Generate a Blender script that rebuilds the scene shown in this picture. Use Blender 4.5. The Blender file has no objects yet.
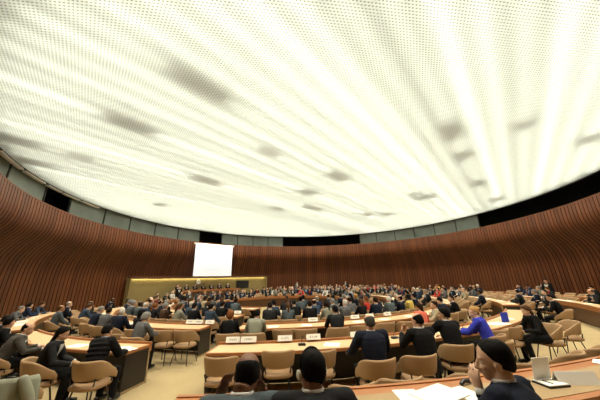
import bpy, bmesh, math, random
from mathutils import Vector, Matrix, noise
random.seed(11)
S = bpy.context.scene
COL = S.collection
PI = math.pi
V = Vector
RC = V((-1.2, 17.5, 0))      # centre of the desk rings
HC = V((1.4, 17.6, 0))       # centre of the round hall
R_TOP, R_FLOOR, Z_TOP, Z_CEIL, R_CEIL = 15.5, 16.65, 6.12, 7.45, 16.05
TIER = 0.30

# ------------------------------------------------------------------ materials
def mat(name, col, rough=.6, spec=.3, metal=0, bump=None, var=None, emit=None):
    m = bpy.data.materials.new(name); m.use_nodes = True
    nt = m.node_tree; b = nt.nodes['Principled BSDF']
    b.inputs['Base Color'].default_value = (*col, 1)
    b.inputs['Roughness'].default_value = rough
    b.inputs['Specular IOR Level'].default_value = spec
    b.inputs['Metallic'].default_value = metal
    tc = nt.nodes.new('ShaderNodeTexCoord')
    if var:
        sc, amt = var
        n = nt.nodes.new('ShaderNodeTexNoise'); n.inputs['Scale'].default_value = sc; n.inputs['Detail'].default_value = 4
        nt.links.new(tc.outputs['Object'], n.inputs['Vector'])
        r = nt.nodes.new('ShaderNodeMix'); r.data_type = 'RGBA'
        r.inputs[6].default_value = (*[c*(1-amt) for c in col], 1); r.inputs[7].default_value = (*[min(1, c*(1+amt)) for c in col], 1)
        nt.links.new(n.outputs['Fac'], r.inputs[0]); nt.links.new(r.outputs[2], b.inputs['Base Color'])
    if bump:
        sc, st = bump
        n = nt.nodes.new('ShaderNodeTexNoise'); n.inputs['Scale'].default_value = sc; n.inputs['Detail'].default_value = 3
        nt.links.new(tc.outputs['Object'], n.inputs['Vector'])
        bp = nt.nodes.new('ShaderNodeBump'); bp.inputs['Strength'].default_value = st; bp.inputs['Distance'].default_value = .01
        nt.links.new(n.outputs['Fac'], bp.inputs['Height']); nt.links.new(bp.outputs[0], b.inputs['Normal'])
    if emit:
        b.inputs['Emission Color'].default_value = (*emit[0], 1); b.inputs['Emission Strength'].default_value = emit[1]
    return m

def wood(name, c1, c2, scale=(1, 1, 1), rough=.4):
    m = bpy.data.materials.new(name); m.use_nodes = True
    nt = m.node_tree; b = nt.nodes['Principled BSDF']; N = nt.nodes.new; L = nt.links.new
    tc = N('ShaderNodeTexCoord'); mp = N('ShaderNodeMapping'); mp.inputs['Scale'].default_value = scale
    n = N('ShaderNodeTexNoise'); n.inputs['Scale'].default_value = 4; n.inputs['Detail'].default_value = 6; n.inputs['Distortion'].default_value = .6
    r = N('ShaderNodeMix'); r.data_type = 'RGBA'; r.inputs[6].default_value = (*c1, 1); r.inputs[7].default_value = (*c2, 1)
    L(tc.outputs['Object'], mp.inputs[0]); L(mp.outputs[0], n.inputs['Vector']); L(n.outputs['Fac'], r.inputs[0]); L(r.outputs[2], b.inputs['Base Color'])
    b.inputs['Roughness'].default_value = rough
    return m

M = {}
M['wood_lip'] = wood('orange_wood', (.32, .115, .035), (.42, .17, .055), (1, 1, 8))
M['desk_in'] = mat('cream_desk_leather', (.60, .42, .235), .45, .3, var=(9, .06))
M['desk_tan'] = mat('tan_desk_leather', (.36, .25, .13), .5, .3, var=(9, .08))
M['dark_panel'] = mat('dark_desk_panel', (.022, .016, .013), .45, .4, var=(5, .2))
M['brown_panel'] = wood('brown_desk_panel', (.075, .03, .014), (.12, .05, .022), (2, 2, .6))
M['tan'] = mat('tan_leather', (.36, .225, .115), .5, .35, bump=(60, .1), var=(6, .07))
M['tan2'] = mat('tan_seat_leather', (.32, .195, .10), .55, .3, bump=(60, .1))
M['black'] = mat('black_metal', (.012, .012, .013), .4, .5)
M['blackp'] = mat('black_plastic', (.01, .01, .011), .35, .5)
M['white'] = mat('white_paper', (.86, .85, .80), .7, .2)
M['card'] = mat('white_card', (.80, .78, .72), .6, .2)
M['ink'] = mat('dark_ink', (.05, .05, .05), .7, .1)
M['ivory'] = mat('ivory_plastic', (.75, .71, .60), .4, .4)
M['blue_paper'] = mat('blue_paper', (.03, .06, .5), .6, .2)
M['eye'] = mat('eye_white', (.7, .68, .64), .3, .5)
M['iris'] = mat('dark_iris', (.02, .012, .008), .2, .6)
M['lip'] = mat('lip_skin', (.36, .13, .09), .5, .3)
SK = {'light': (.58, .33, .21), 'fair': (.66, .42, .29), 'olive': (.44, .24, .13), 'brown': (.19, .085, .045), 'dark': (.075, .034, .02)}
for k, c in SK.items(): M['skin_'+k] = mat('skin_'+k, c, .5, .35, var=(12, .08))
HAIR = {'dark grey': (.055, .052, .048), 'black': (.0045, .004, .004), 'dark brown': (.015, .008, .005), 'brown': (.075, .035, .016), 'blonde': (.42, .24, .09), 'grey': (.20, .19, .18), 'white': (.55, .52, .47), 'auburn': (.17, .06, .02)}
for k, c in HAIR.items(): M['hair_'+k] = mat('hair_'+k.replace(' ', '_'), c, .7, .10, bump=(90, .4), var=(30, .25))
CL = {'black': (.006, .006, .007), 'charcoal': (.016, .017, .019), 'navy': (.009, .012, .024), 'dark blue': (.016, .026, .06), 'slate': (.072, .092, .104),
      'grey': (.10, .10, .105), 'royal blue': (.035, .045, .42), 'brown': (.06, .032, .018), 'beige': (.42, .34, .22), 'red': (.45, .045, .03), 'coral': (.62, .14, .09),
      'white': (.62, .62, .60), 'pale blue': (.32, .42, .55), 'olive': (.13, .135, .10), 'teal': (.012, .05, .06), 'yellow': (.55, .40, .10), 'steel blue': (.035, .055, .085), 'khaki': (.24, .245, .19), 'taupe': (.062, .058, .052)}
for k, c in CL.items(): M['cl_'+k] = mat('cloth_'+k.replace(' ', '_'), c, .85, .15, bump=(40, .25), var=(7, .12))
M['tie_red'] = mat('red_silk', (.25, .02, .02), .4, .4)
M['tie_blue'] = mat('blue_silk', (.03, .05, .2), .4, .4)
M['glassgrey'] = None

# ------------------------------------------------------------------ mesh helpers
def link(name, me, parent=None, mats=None, loc=None):
    o = bpy.data.objects.new(name, me); COL.objects.link(o)
    if mats:
        for m in (mats if isinstance(mats, (list, tuple)) else [mats]): me.materials.append(m)
    if parent: o.parent = parent
    if loc is not None: o.location = loc
    return o
def to_mesh(bm, name, smooth=False):
    bmesh.ops.recalc_face_normals(bm, faces=bm.faces)
    me = bpy.data.meshes.new(name); bm.to_mesh(me); bm.free()
    if smooth:
        for p in me.polygons: p.use_smooth = True
    return me
def obj(name, bm, m, parent=None, smooth=False): return link(name, to_mesh(bm, name, smooth), parent, m)
def empty(name, loc=(0, 0, 0), rz=0):
    o = bpy.data.objects.new(name, None); COL.objects.link(o); o.location = loc; o.rotation_euler = (0, 0, rz); o.empty_display_size = .1
    return o
def tag(o, label, cat, group=None):
    o['label'] = label; o['category'] = cat
    if group: o['group'] = group
    return o
def struct(o): o['kind'] = 'structure'; return o
def inst(name, me, parent, mats):
    o = bpy.data.objects.new(name, me); COL.objects.link(o); o.parent = parent
    if not isinstance(mats, (list, tuple)): mats = [mats]
    for i, m in enumerate(mats):
        o.material_slots[i].link = 'OBJECT'; o.material_slots[i].material = m
    return o
def box(bm, c, s, mtx=None, mi=0):
    r = bmesh.ops.create_cube(bm, size=1)
    for v in r['verts']:
        v.co = V((v.co.x*s[0], v.co.y*s[1], v.co.z*s[2])) + V(c)
        if mtx: v.co = mtx @ v.co
    for f in {f for v in r['verts'] for f in v.link_faces}: f.material_index = mi
    return r['verts']
def loft(bm, rings, caps=True, closed=True, mi=0):
    vs = [[bm.verts.new(p) for p in r] for r in rings]
    n = len(rings[0])
    for a, b in zip(vs, vs[1:]):
        for i in range(n if closed else n-1):
            f = bm.faces.new((a[i], a[(i+1) % n], b[(i+1) % n], b[i])); f.material_index = mi
    if caps:
        for r, rev in ((vs[0], True), (vs[-1], False)):
            f = bm.faces.new(list(reversed(r)) if rev else r); f.material_index = mi
    return vs
def basis(d):
    d = d.normalized(); a = V((0, 0, 1)) if abs(d.z) < .9 else V((0, 1, 0))
    x = d.cross(a).normalized(); return x, x.cross(d).normalized()
def limb(bm, pts, rad, n=12, mi=0):
    pts = [V(p) for p in pts]; P = []; Rr = []
    d0 = (pts[1]-pts[0]).normalized(); d1 = (pts[-1]-pts[-2]).normalized()
    for t in (1., .8, .45): P.append(pts[0]-d0*rad[0]*t*.95); Rr.append(rad[0]*math.sqrt(max(.004, 1-t*t)))
    P += pts; Rr += list(rad)
    for t in (.45, .8, 1.): P.append(pts[-1]+d1*rad[-1]*t*.95); Rr.append(rad[-1]*math.sqrt(max(.004, 1-t*t)))
    rings = []; x = None
    for i, p in enumerate(P):
        d = (P[min(i+1, len(P)-1)]-P[max(i-1, 0)]).normalized()
        if x is None: x, y = basis(d)
        else:
            x = (x-d*x.dot(d)).normalized(); y = x.cross(d)
        rings.append([p+(x*math.cos(a)+y*math.sin(a))*Rr[i] for a in [2*PI*k/n for k in range(n)]])
    loft(bm, rings, mi=mi)
def ell(bm, c, r, mtx=None, u=16, v=10, mi=0):
    res = bmesh.ops.create_uvsphere(bm, u_segments=u, v_segments=v, radius=1)
    for w in res['verts']:
        w.co = V((w.co.x*r[0], w.co.y*r[1], w.co.z*r[2])) + V(c)
        if mtx: w.co = mtx @ w.co
    for f in {f for w in res['verts'] for f in w.link_faces}: f.material_index = mi
def remesh(bm, name, vox, smooth=3, wrinkle=0, calm=None):
    me = to_mesh(bm, 'tmp'); o = bpy.data.objects.new('tmp', me); COL.objects.link(o)
    m = o.modifiers.new('r', 'REMESH'); m.mode = 'VOXEL'; m.voxel_size = vox; m.use_smooth_shade = True
    if smooth:
        s = o.modifiers.new('s', 'SMOOTH'); s.iterations = smooth; s.factor = .5
    bpy.context.view_layer.update()
    dg = bpy.context.evaluated_depsgraph_get()
    out = bpy.data.meshes.new_from_object(o.evaluated_get(dg)); out.name = name
    bpy.data.objects.remove(o); bpy.data.meshes.remove(me)
    if wrinkle:
        nr = [v.normal.copy() for v in out.vertices]
        for v, n_ in zip(out.vertices, nr):
            q = v.co*7.5; k = noise.noise(V((q.x, q.y, q.z*2.2))) + .6*noise.noise(V((q.x*2.3+9, q.y*2.3, q.z*4)))
            v.co += n_*k*wrinkle*(1 if calm is None else max(0, min(1, ((v.co-calm).length-.10)/.12)))
    for p in out.polygons: p.use_smooth = True
    out.materials.clear(); out.materials.append(M['black'])
    return out
def pol(R, th, z=0, c=RC): a = math.radians(th); return V((c.x+R*math.cos(a), c.y+R*math.sin(a), z))
def arc_slab(bm, r0, r1, z0, z1, t0, t1, c=RC, step=1.2, mi=0):
    n = max(2, int(abs(t1-t0)/step)+1); rings = []
    for i in range(n+1):
        t = t0+(t1-t0)*i/n
        rings.append([pol(r0, t, z0, c), pol(r1, t, z0, c), pol(r1, t, z1, c), pol(r0, t, z1, c)])
    loft(bm, rings, mi=mi)

# ------------------------------------------------------------------ the hall
def build_hall():
    # floor
    m = mat('straw_carpet', (.41, .32, .18), .95, .05, bump=(220, .35), var=(2.2, .10))
    bm = bmesh.new(); vs = [bm.verts.new(pol(19.5, 360*i/96, 0, HC)) for i in range(96)]; bm.faces.new(vs)
    r = bmesh.ops.extrude_face_region(bm, geom=bm.faces[:])
    for v in [e for e in r['geom'] if isinstance(e, bmesh.types.BMVert)]: v.co.z -= .1
    struct(obj('floor', bm, m))
    bm = bmesh.new(); arc_slab(bm, 14.56, 19.3, 0, TIER, -150, -41); struct(obj('platform', bm, m))
    # slatted wall
    wm = bpy.data.materials.new('slatted_walnut'); wm.use_nodes = True; nt = wm.node_tree; b = nt.nodes['Principled BSDF']; N = nt.nodes.new; L = nt.links.new
    uv = N('ShaderNodeUVMap'); sx = N('ShaderNodeSeparateXYZ'); fl = N('ShaderNodeMath'); fl.operation = 'FLOOR'; wn = N('ShaderNodeTexWhiteNoise'); wn.noise_dimensions = '1D'
    L(uv.outputs[0], sx.inputs[0]); L(sx.outputs['X'], fl.inputs[0]); L(fl.outputs[0], wn.inputs['W'])
    mp = N('ShaderNodeMapping'); mp.inputs['Scale'].default_value = (6, .7, 1); L(uv.outputs[0], mp.inputs[0])
    nz = N('ShaderNodeTexNoise'); nz.inputs['Scale'].default_value = 1.5; nz.inputs['Detail'].default_value = 5; L(mp.outputs[0], nz.inputs['Vector'])
    ad = N('ShaderNodeMath'); ad.operation = 'MULTIPLY_ADD'; ad.inputs[1].default_value = .55; L(wn.outputs['Value'], ad.inputs[0]); 
    m2 = N('ShaderNodeMath'); m2.operation = 'MULTIPLY'; m2.inputs[1].default_value = .5; L(nz.outputs['Fac'], m2.inputs[0]); L(m2.outputs[0], ad.inputs[2])
    cr = N('ShaderNodeValToRGB'); cr.color_ramp.elements[0].color = (.05, .0145, .005, 1); cr.color_ramp.elements[1].color = (.125, .040, .0125, 1)
    L(ad.outputs[0], cr.inputs[0]); L(cr.outputs[0], b.inputs['Base Color']); b.inputs['Roughness'].default_value = .45; b.inputs['Specular IOR Level'].default_value = .3
    gm = mat('slat_groove', (.012, .005, .003), .8, .1)
    prof = [(.0, Z_TOP), (-.02, 5.7), (-.03, 5.3), (-.01, 5.0), (.06, 4.72), (.19, 4.47), (.38, 4.24), (.60, 4.0), (.80, 3.72), (.96, 3.4), (1.05, 3.05), (1.10, 2.65), (1.12, 2.2), (1.13, 1.5), (1.15, 0)]
    pitch = .26; n = int(math.radians(300)*R_TOP/pitch); bm = bmesh.new(); ul = bm.loops.layers.uv.new('UVMap')
    prev = None
    for i in range(n+1):
        t0 = -60+300*i/n
        cols = []
        for dt, dr in ((0, 0), (.84, 0), (.84, .045), (1.0, .045)):
            t = t0+300/n*dt
            cols.append([bm.verts.new(pol(R_TOP+dr+p[0], t, p[1], HC)) for p in prof])
        seq = ([prev] if prev else [])+cols
        for k in range(len(seq)-1):
            a, c_ = seq[k], seq[k+1]
            isg = (prev is not None and k in (0, 2, 3)) or (prev is None and k in (1, 2))
            for j in range(len(prof)-1):
                f = bm.faces.new((a[j], a[j+1], c_[j+1], c_[j])); f.material_index = 1 if isg else 0
                for lp, (uu, vv) in zip(f.loops, ((.05, j), (.05, j+1), (.9, j+1), (.9, j))): lp[ul].uv = (i+uu, prof[int(vv)][1])
        prev = cols[-1]
    struct(link('wall_front', to_mesh(bm, 'wall_front'), None, [wm, gm]))
    # rear of the hall behind the viewer
    bm = bmesh.new(); arc_slab(bm, 19.4, 19.6, 0, 8.6, -126, -54, HC); 
    arc_slab(bm, 16.1, 19.5, 8.3, 8.5, -119, -61, HC)
    arc_slab(bm, 17.0, 19.5, 0, 8.6, -60.6, -60, HC); arc_slab(bm, 17.0, 19.5, 0, 8.6, -120, -119.4, HC)
    struct(obj('wall_rear', bm, mat('rear_plaster', (.20, .13, .08), .8)))
    # ledge above the slats and the glazed booth band behind it
    bm = bmesh.new(); arc_slab(bm, R_TOP, 16.5, Z_TOP-.06, Z_TOP, -60, 240, HC); struct(obj('trim_1', bm, M['brown_panel']))
    bm = bmesh.new(); arc_slab(bm, 17.2, 17.3, 5.9, 9, -60, 240, HC); struct(obj('wall_upper', bm, mat('booth_black', (.006, .006, .007), .9, .05)))
    gl = mat('booth_glass', (.24, .285, .255), .22, .5, var=(.7, .35))
    mull = mat('booth_mullion', (.05, .055, .05), .5)
    dark = [(-164.5+360, -172+360), (141.2, 131.6), (103.5, 67.4), (20, -24)]
    k = 1
    edges = [-60, -46, -35, -24, 20, 28, 36, 44, 52, 60, 67.4, 103.5, 110.5, 117.5, 124.5, 131.6, 141.2, 150, 159, 168.2, 177, 188, 195.5, 206, 216, 228, 240]
    for a, b_ in zip(edges, edges[1:]):
        mid = (a+b_)/2
        if 20 > mid > -24 or 67.4 < mid < 103.5 or 131.6 < mid < 141.2 or 188 < mid < 195.5: continue
        bm = bmesh.new(); arc_slab(bm, 16.38, 16.42, Z_TOP, 7.75, a+.12, b_-.12, HC)
        w = struct(link('window_%d' % k, to_mesh(bm, 'w'), None, gl)); k += 1
        bm = bmesh.new()
        for t in (a, b_): arc_slab(bm, 16.33, 16.45, Z_TOP, 7.75, t-.14, t+.14, HC, mi=0)
        arc_slab(bm, 16.33, 16.45, Z_TOP, Z_TOP+.07, a, b_, HC)
        fr = link('window_frame', to_mesh(bm, 'wf'), w, mull); fr['kind'] = 'structure'
    # ceiling: woven honeycomb sheet lit by rows of tubes above it
    cm = bpy.data.materials.new('honeycomb_ceiling'); cm.use_nodes = True; nt = cm.node_tree; N = nt.nodes.new; L = nt.links.new
    nt.nodes.remove(nt.nodes['Principled BSDF']); out = nt.nodes['Material Output']
    tc = N('ShaderNodeTexCoord'); mp = N('ShaderNodeMapping'); mp.inputs['Rotation'].default_value = (0, 0, math.radians(-8)); L(tc.outputs['Object'], mp.inputs[0])
    sp = N('ShaderNodeSeparateXYZ'); L(mp.outputs[0], sp.inputs[0])
    def mth(op, a, b=None, c=None):
        q = N('ShaderNodeMath'); q.operation = op
        for i, x in enumerate((a, b, c)):
            if x is None: continue
            if isinstance(x, (int, float)): q.inputs[i].default_value = x
            else: L(x, q.inputs[i])
        return q.outputs[0]
    CELL = .082
    row = mth('DIVIDE', sp.outputs['Y'], CELL*.8)
    sh = mth('MULTIPLY', mth('MODULO', mth('FLOOR', row), 2), .5)
    cx = mth('SUBTRACT', mth('FRACT', mth('ADD', mth('DIVIDE', sp.outputs['X'], CELL), sh)), .5)
    cy = mth('SUBTRACT', mth('FRACT', row), .5)
    # a wavy strip per row with a small dark opening in each cell
    wav = mth('ADD', cy, mth('MULTIPLY', mth('ABSOLUTE', cx), .55))
    dist = mth('SQRT', mth('ADD', mth('MULTIPLY', mth('MULTIPLY', cx, cx), 1.1), mth('MULTIPLY', mth('SUBTRACT', wav, .1), mth('MULTIPLY', mth('SUBTRACT', wav, .1), 3.2))))
    n1 = N('ShaderNodeTexNoise'); n1.inputs['Scale'].default_value = .35; n1.inputs['Detail'].default_value = 2; L(tc.outputs['Object'], n1.inputs['Vector'])
    mr = N('ShaderNodeMapRange'); mr.inputs['From Min'].default_value = .12; mr.inputs['From Max'].default_value = .42; L(dist, mr.inputs['Value'])
    mx = N('ShaderNodeMix'); mx.data_type = 'RGBA'; mx.inputs[6].default_value = (.22, .24, .14, 1); mx.inputs[7].default_value = (.93, .94, .85, 1)
    L(mr.outputs[0], mx.inputs[0])
    df = N('ShaderNodeBsdfDiffuse'); tr = N('ShaderNodeBsdfTranslucent'); ms = N('ShaderNodeMixShader'); ms.inputs[0].default_value = .6
    bp = N('ShaderNodeBump'); bp.inputs['Strength'].default_value = .6; bp.inputs['Distance'].default_value = .03; L(mr.outputs[0], bp.inputs['Height'])
    for s_ in (df, tr): L(mx.outputs[2], s_.inputs['Color']); L(bp.outputs[0], s_.inputs['Normal'])
    L(df.outputs[0], ms.inputs[1]); L(tr.outputs[0], ms.inputs[2]); L(ms.outputs[0], out.inputs['Surface'])
    bm = bmesh.new(); bm.faces.new([bm.verts.new(pol(R_CEIL, 360*i/128, Z_CEIL, HC)) for i in range(128)])
    struct(obj('ceiling', bm, cm))
    bm = bmesh.new(); arc_slab(bm, R_CEIL, R_CEIL+.05, Z_CEIL-.05, Z_CEIL+.3, 0, 360, HC); struct(obj('trim_2', bm, mat('ceiling_rim', (.03, .03, .028), .5)))
    # bright aluminium capping pieces along the left rim
    for i, (a, b_) in enumerate(((180.5, 186.2), (186.8, 192), (192.6, 197), (198, 204), (205, 212))):
        bm = bmesh.new(); arc_slab(bm, R_CEIL-.02, R_CEIL+.14, Z_CEIL-.14, Z_CEIL-.06, a, b_, HC)
        struct(obj('trim_%d' % (i+4), bm, mat('rim_metal', (.75, .73, .68), .4)))
    # tube rows
    az = math.radians(40); d = V((math.sin(az), math.cos(az), 0)); nn = V((math.cos(az), -math.sin(az), 0))
    gaps = GAPS
    SP, HGT, RMAX = .72, .42, 15.75
    rt = random.Random(8)
    k = -22
    while k <= 22:
        rowp = rt.uniform(.72, 1.2)
        off = k*SP; half = math.sqrt(max(0, RMAX*RMAX-off*off))
        if half > .8:
            cuts = []
            for gx, gy, ln in gaps:
                p = V((gx, gy, 0))-HC
                if abs(p.dot(nn)-off) < .37: cuts.append((p.dot(d)-ln/2, p.dot(d)+ln/2))
            cuts.sort(); segs = []; cur = -half
            for c0, c1 in cuts:
                if c0 > cur: segs.append((cur, min(c0, half)))
                cur = max(cur, c1)
            if cur < half: segs.append((cur, half))
            for s0, s1 in segs:
                if s1-s0 < .15: continue
                ld = bpy.data.lights.new('ceiling_tube', 'AREA'); ld.shape = 'RECTANGLE'; ld.size = s1-s0; ld.size_y = .14
                ld.energy = TUBE*rowp*(s1-s0); ld.color = (.97, 1, .89)
                lo = bpy.data.objects.new('ceiling_tube', ld); COL.objects.link(lo)
                p = HC+nn*off+d*(s0+s1)/2; lo.location = (p.x, p.y, Z_CEIL+HGT); lo.rotation_euler = (0, 0, math.atan2(d.y, d.x))
        k += 1
    # added downlights, no fittings seen, to brighten the room and wash the upper wall
    for rr_, nn_, w_ in ((4.0, 6, 1.0), (9.2, 13, 1.0), (14.2, 44, 1.15)):
        for i in range(nn_):
            ld = bpy.data.lights.new('fill_downlight', 'AREA'); ld.shape = 'DISK'; ld.size = .35; ld.energy = DOWN*w_; ld.color = (1, .90, .70); ld.spread = math.radians(95 if rr_ < 13 else 125)
            lo = bpy.data.objects.new('fill_downlight', ld); COL.objects.link(lo); lo.location = pol(rr_, 360*(i+.5)/nn_, Z_CEIL-.03, HC)
    # podium recess
    om = mat('olive_silk_panel', (.19, .145, .06), .6, .3, var=(3, .12))
    bm = bmesh.new(); arc_slab(bm, 16.36, 16.46, 0, 2.42, 111.5, 165, HC)
    struct(obj('wall_podium', bm, om))
    bm = bmesh.new(); arc_slab(bm, 16.06, 16.46, 2.46, 2.60, 111.2, 165.3, HC); struct(obj('trim_3', bm, M['brown_panel']))
    bm = bmesh.new(); arc_slab(bm, 16.10, 16.46, 0, 2.46, 110.9, 111.35, HC); arc_slab(bm, 16.10, 16.46, 0, 2.46, 165.15, 165.6, HC); struct(obj('trim_10', bm, om))
    bm = bmesh.new(); arc_slab(bm, 16.10, 16.16, 2.39, 2.46, 111.6, 164.9, HC)
    struct(obj('trim_9', bm, M['brown_panel']))
    for i in range(9):
        t = 111.9+53*(i+.5)/9
        ld = bpy.data.lights.new('cove_light', 'AREA'); ld.shape = 'RECTANGLE'; ld.size = 1.65; ld.size_y = .06; ld.energy = COVE; ld.color = (1, .86, .45)
        lo = bpy.data.objects.new('cove_light', ld); COL.objects.link(lo); lo.location = pol(16.25, t, 2.44, HC); lo.rotation_euler = (math.radians(-20), 0, math.radians(t+90))
GAPS = [(-2.95, 6.09, 1.9), (-3.21, 5.8, 1.2), (-5.87, 7.56, 1.7), (-5.17, 12.95, 1.8), (-9.64, 9.94, 0.8), (-1.12, 9.75, 0.9), (-1.94, 19.32, 1.3), (-12.15, 10.41, 1.2), (-11.1, 8.45, 1.6), (5.91, 8.73, 1.5), (7.68, 10.88, 1.0), (2.2, 12.85, 1.5), (11.16, 14.52, 1.3), (15.22, 17.86, 1.2), (0.41, 15.59, 1.3), (0.94, 19.29, 1.8), (8.98, 17.12, 1), (6.14, 21.76, 1.3), (7.81, 21.93, 1.3), (8.78, 8.18, 0.7), (12.57, 9.41, 0.9), (7.67, 16.57, 0.7), (-10.24, 17.45, 0.9)]
TUBE, COVE, DOWN = 4.5, 14, 66

# ------------------------------------------------------------------ chair
def chair_parts():
    out = {}
    bm = bmesh.new(); n = 25; rings = []
    L_arm = .20; rx, ry = .262, .235
    tot = PI/2*(rx+ry)/2+L_arm
    for i in range(n):
        s = -1+2*i/(n-1); l = abs(s)*tot; sg = 1 if s >= 0 else -1
        if l < tot-L_arm:
            a = l/(tot-L_arm)*PI/2; x, y = rx*math.sin(a), -ry*math.cos(a); nx, ny = math.sin(a), -math.cos(a)
        else: x, y, nx, ny = rx, (l-(tot-L_arm)), 1, 0
        x *= sg; nx *= sg
        q = max(0, (abs(s)-.34)/.66); q = q*q*(3-2*q)
        top = .845-.21*q; bot = .545-.06*max(0, (abs(s)-.7)/.3)**1.5
        if abs(s) > .93: k = (abs(s)-.93)/.07; top -= .06*k*k
        ring = []
        h = top-bot
        prof = [(-.5, .02), (-.5, .12), (-.5, .5), (-.5, .88), (-.25, .985), (.25, .985), (.5, .88), (.5, .5), (.5, .12), (.25, .015), (-.25, .015)]
        for u, v in prof:
            fl = .055*(v*h/.3)*(1-.5*q); z = bot+v*h
            ring.append(V((x+nx*(u*.042+fl), y+ny*(u*.042+fl), z)))
        rings.append(ring)
    loft(bm, rings); out['backrest'] = to_mesh(bm, 'backrest', True)
    def pad(w, dd, z0, z1, y0):
        bm = bmesh.new(); rr = []
        for z, sc in ((z0, .90), (z0+.012, .98), ((z0+z1)/2, 1), (z1-.015, .98), (z1, .88)):
            rr.append([V((w*sc*abs(math.cos(a))**.6*math.copysign(1, math.cos(a)), y0+dd*sc*abs(math.sin(a))**.6*math.copysign(1, math.sin(a)), z)) for a in [2*PI*k/28 for k in range(28)]])
        loft(bm, rr); return bm
    out['seat'] = to_mesh(pad(.262, .255, .40, .475, .0), 'seat', True)
    bm = bmesh.new()
    for sx in (-1, 1):
        limb(bm, [(sx*.17, -.14, .392), (sx*.20, -.17, .41), (sx*.235, -.185, .57)], [.013, .013, .013], 8)
        limb(bm, [(sx*.17, .14, .392), (sx*.235, .14, .42), (sx*.262, .13, .54)], [.013, .013, .013], 8)
        limb(bm, [(sx*.17, -.14, .392), (sx*.17, .14, .392)], [.013, .013], 8)
    limb(bm, [(-.17, -.14, .392), (.17, -.14, .392)], [.013, .013], 8); limb(bm, [(-.17, .14, .392), (.17, .14, .392)], [.013, .013], 8)
    out['frame'] = remesh(bm, 'frame', .008, 1); out['frame'].materials.clear()
    for j, (sx, sy) in enumerate(((1, 1), (-1, 1), (1, -1), (-1, -1))):
        bm = bmesh.new(); limb(bm, [(sx*.17, sy*.14, .40), (sx*.235, sy*.225, .012)], [.013, .010], 8); out['leg%d' % j] = to_mesh(bm, 'leg', True)
    mm = {'backrest': M['tan'], 'seat': M['tan2'], 'frame': M['black']}
    for k, me in out.items(): me.materials.append(mm.get(k, M['black']))
    # one joined mesh for far copies
    bm = bmesh.new()
    for k, me in out.items():
        b2 = len(bm.faces); bm.from_mesh(me); bm.faces.ensure_lookup_table()
        for f in bm.faces[b2:]: f.material_index = 0 if k in ('backrest', 'seat') else 1; f.smooth = True
    out['all'] = to_mesh(bm, 'chair', True); out['all'].materials.append(M['tan']); out['all'].materials.append(M['black'])
    return out
CH = chair_parts()
def chair(R, th, label, z=0, full=True, rot=0, group=None):
    p = pol(R, th, z); rz = math.radians(th+90+rot)
    if not full:
        o = bpy.data.objects.new('armchair', CH['all']); COL.objects.link(o); o.location = p; o.rotation_euler = (0, 0, rz)
        return tag(o, label, 'chair', group)
    e = empty('armchair', p, rz); tag(e, label, 'chair', group)
    for k in ('backrest', 'seat', 'frame', 'leg0', 'leg1', 'leg2', 'leg3'):
        o = bpy.data.objects.new('leg' if k.startswith('leg') else k, CH[k]); COL.objects.link(o); o.parent = e
    return e

# ------------------------------------------------------------------ desks
def desk(r0, r1, t0, t1, label, z=0, inlay='desk_in', border=.07, ends=(True, True), panel='dark_panel', group=None, lip=True, ledge=.785):
    mid = (t0+t1)/2; e = empty('curved_desk', pol((r0+r1)/2, mid, z)); tag(e, label, 'desk', group)
    off = Matrix.Translation(-e.location)
    def add(name, bm, m):
        bm.transform(off); return obj(name, bm, m, e)
    bm = bmesh.new(); arc_slab(bm, r0, r1, z+.685, z+.738, t0, t1); add('desk_top', bm, M['wood_lip'])
    da = math.degrees(.05/r1)
    bm = bmesh.new(); arc_slab(bm, r0+(.05 if lip else border), r1-border*.45, z+.736, z+.742, t0+da, t1-da); add('desk_inlay', bm, M[inlay])
    bm = bmesh.new(); arc_slab(bm, r0-.01, r0+.035, z+.60, z+ledge, t0, t1); add('front_ledge', bm, M['wood_lip'])
    bm = bmesh.new(); arc_slab(bm, r0+.04, r0+.075, z+.02, z+.69, t0+da, t1-da); add('front_panel', bm, M[panel])
    for t, on in ((t0, ends[0]), (t1, ends[1])):
        if not on: continue
        sg = 1 if t == t0 else -1; da2 = math.degrees(.035/r1)*sg
        bm = bmesh.new(); a, b = sorted((t+da2*.3, t+da2*1.3)); arc_slab(bm, r0+.06, r1-.04, z+.045, z+.69, a, b); ep = add('end_panel', bm, M['dark_panel'])
        bm = bmesh.new(); a, b = sorted((t+da2*.1, t+da2*1.5)); arc_slab(bm, r0+.02, r1-.02, z, z+.045, a, b); arc_slab(bm, r0+.02, r0+.06, z, z+.69, a, b)
        bm.transform(off); obj('panel_frame', bm, M['desk_tan'], ep); bpy.data.objects[-1] if False else None
    return e

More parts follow.
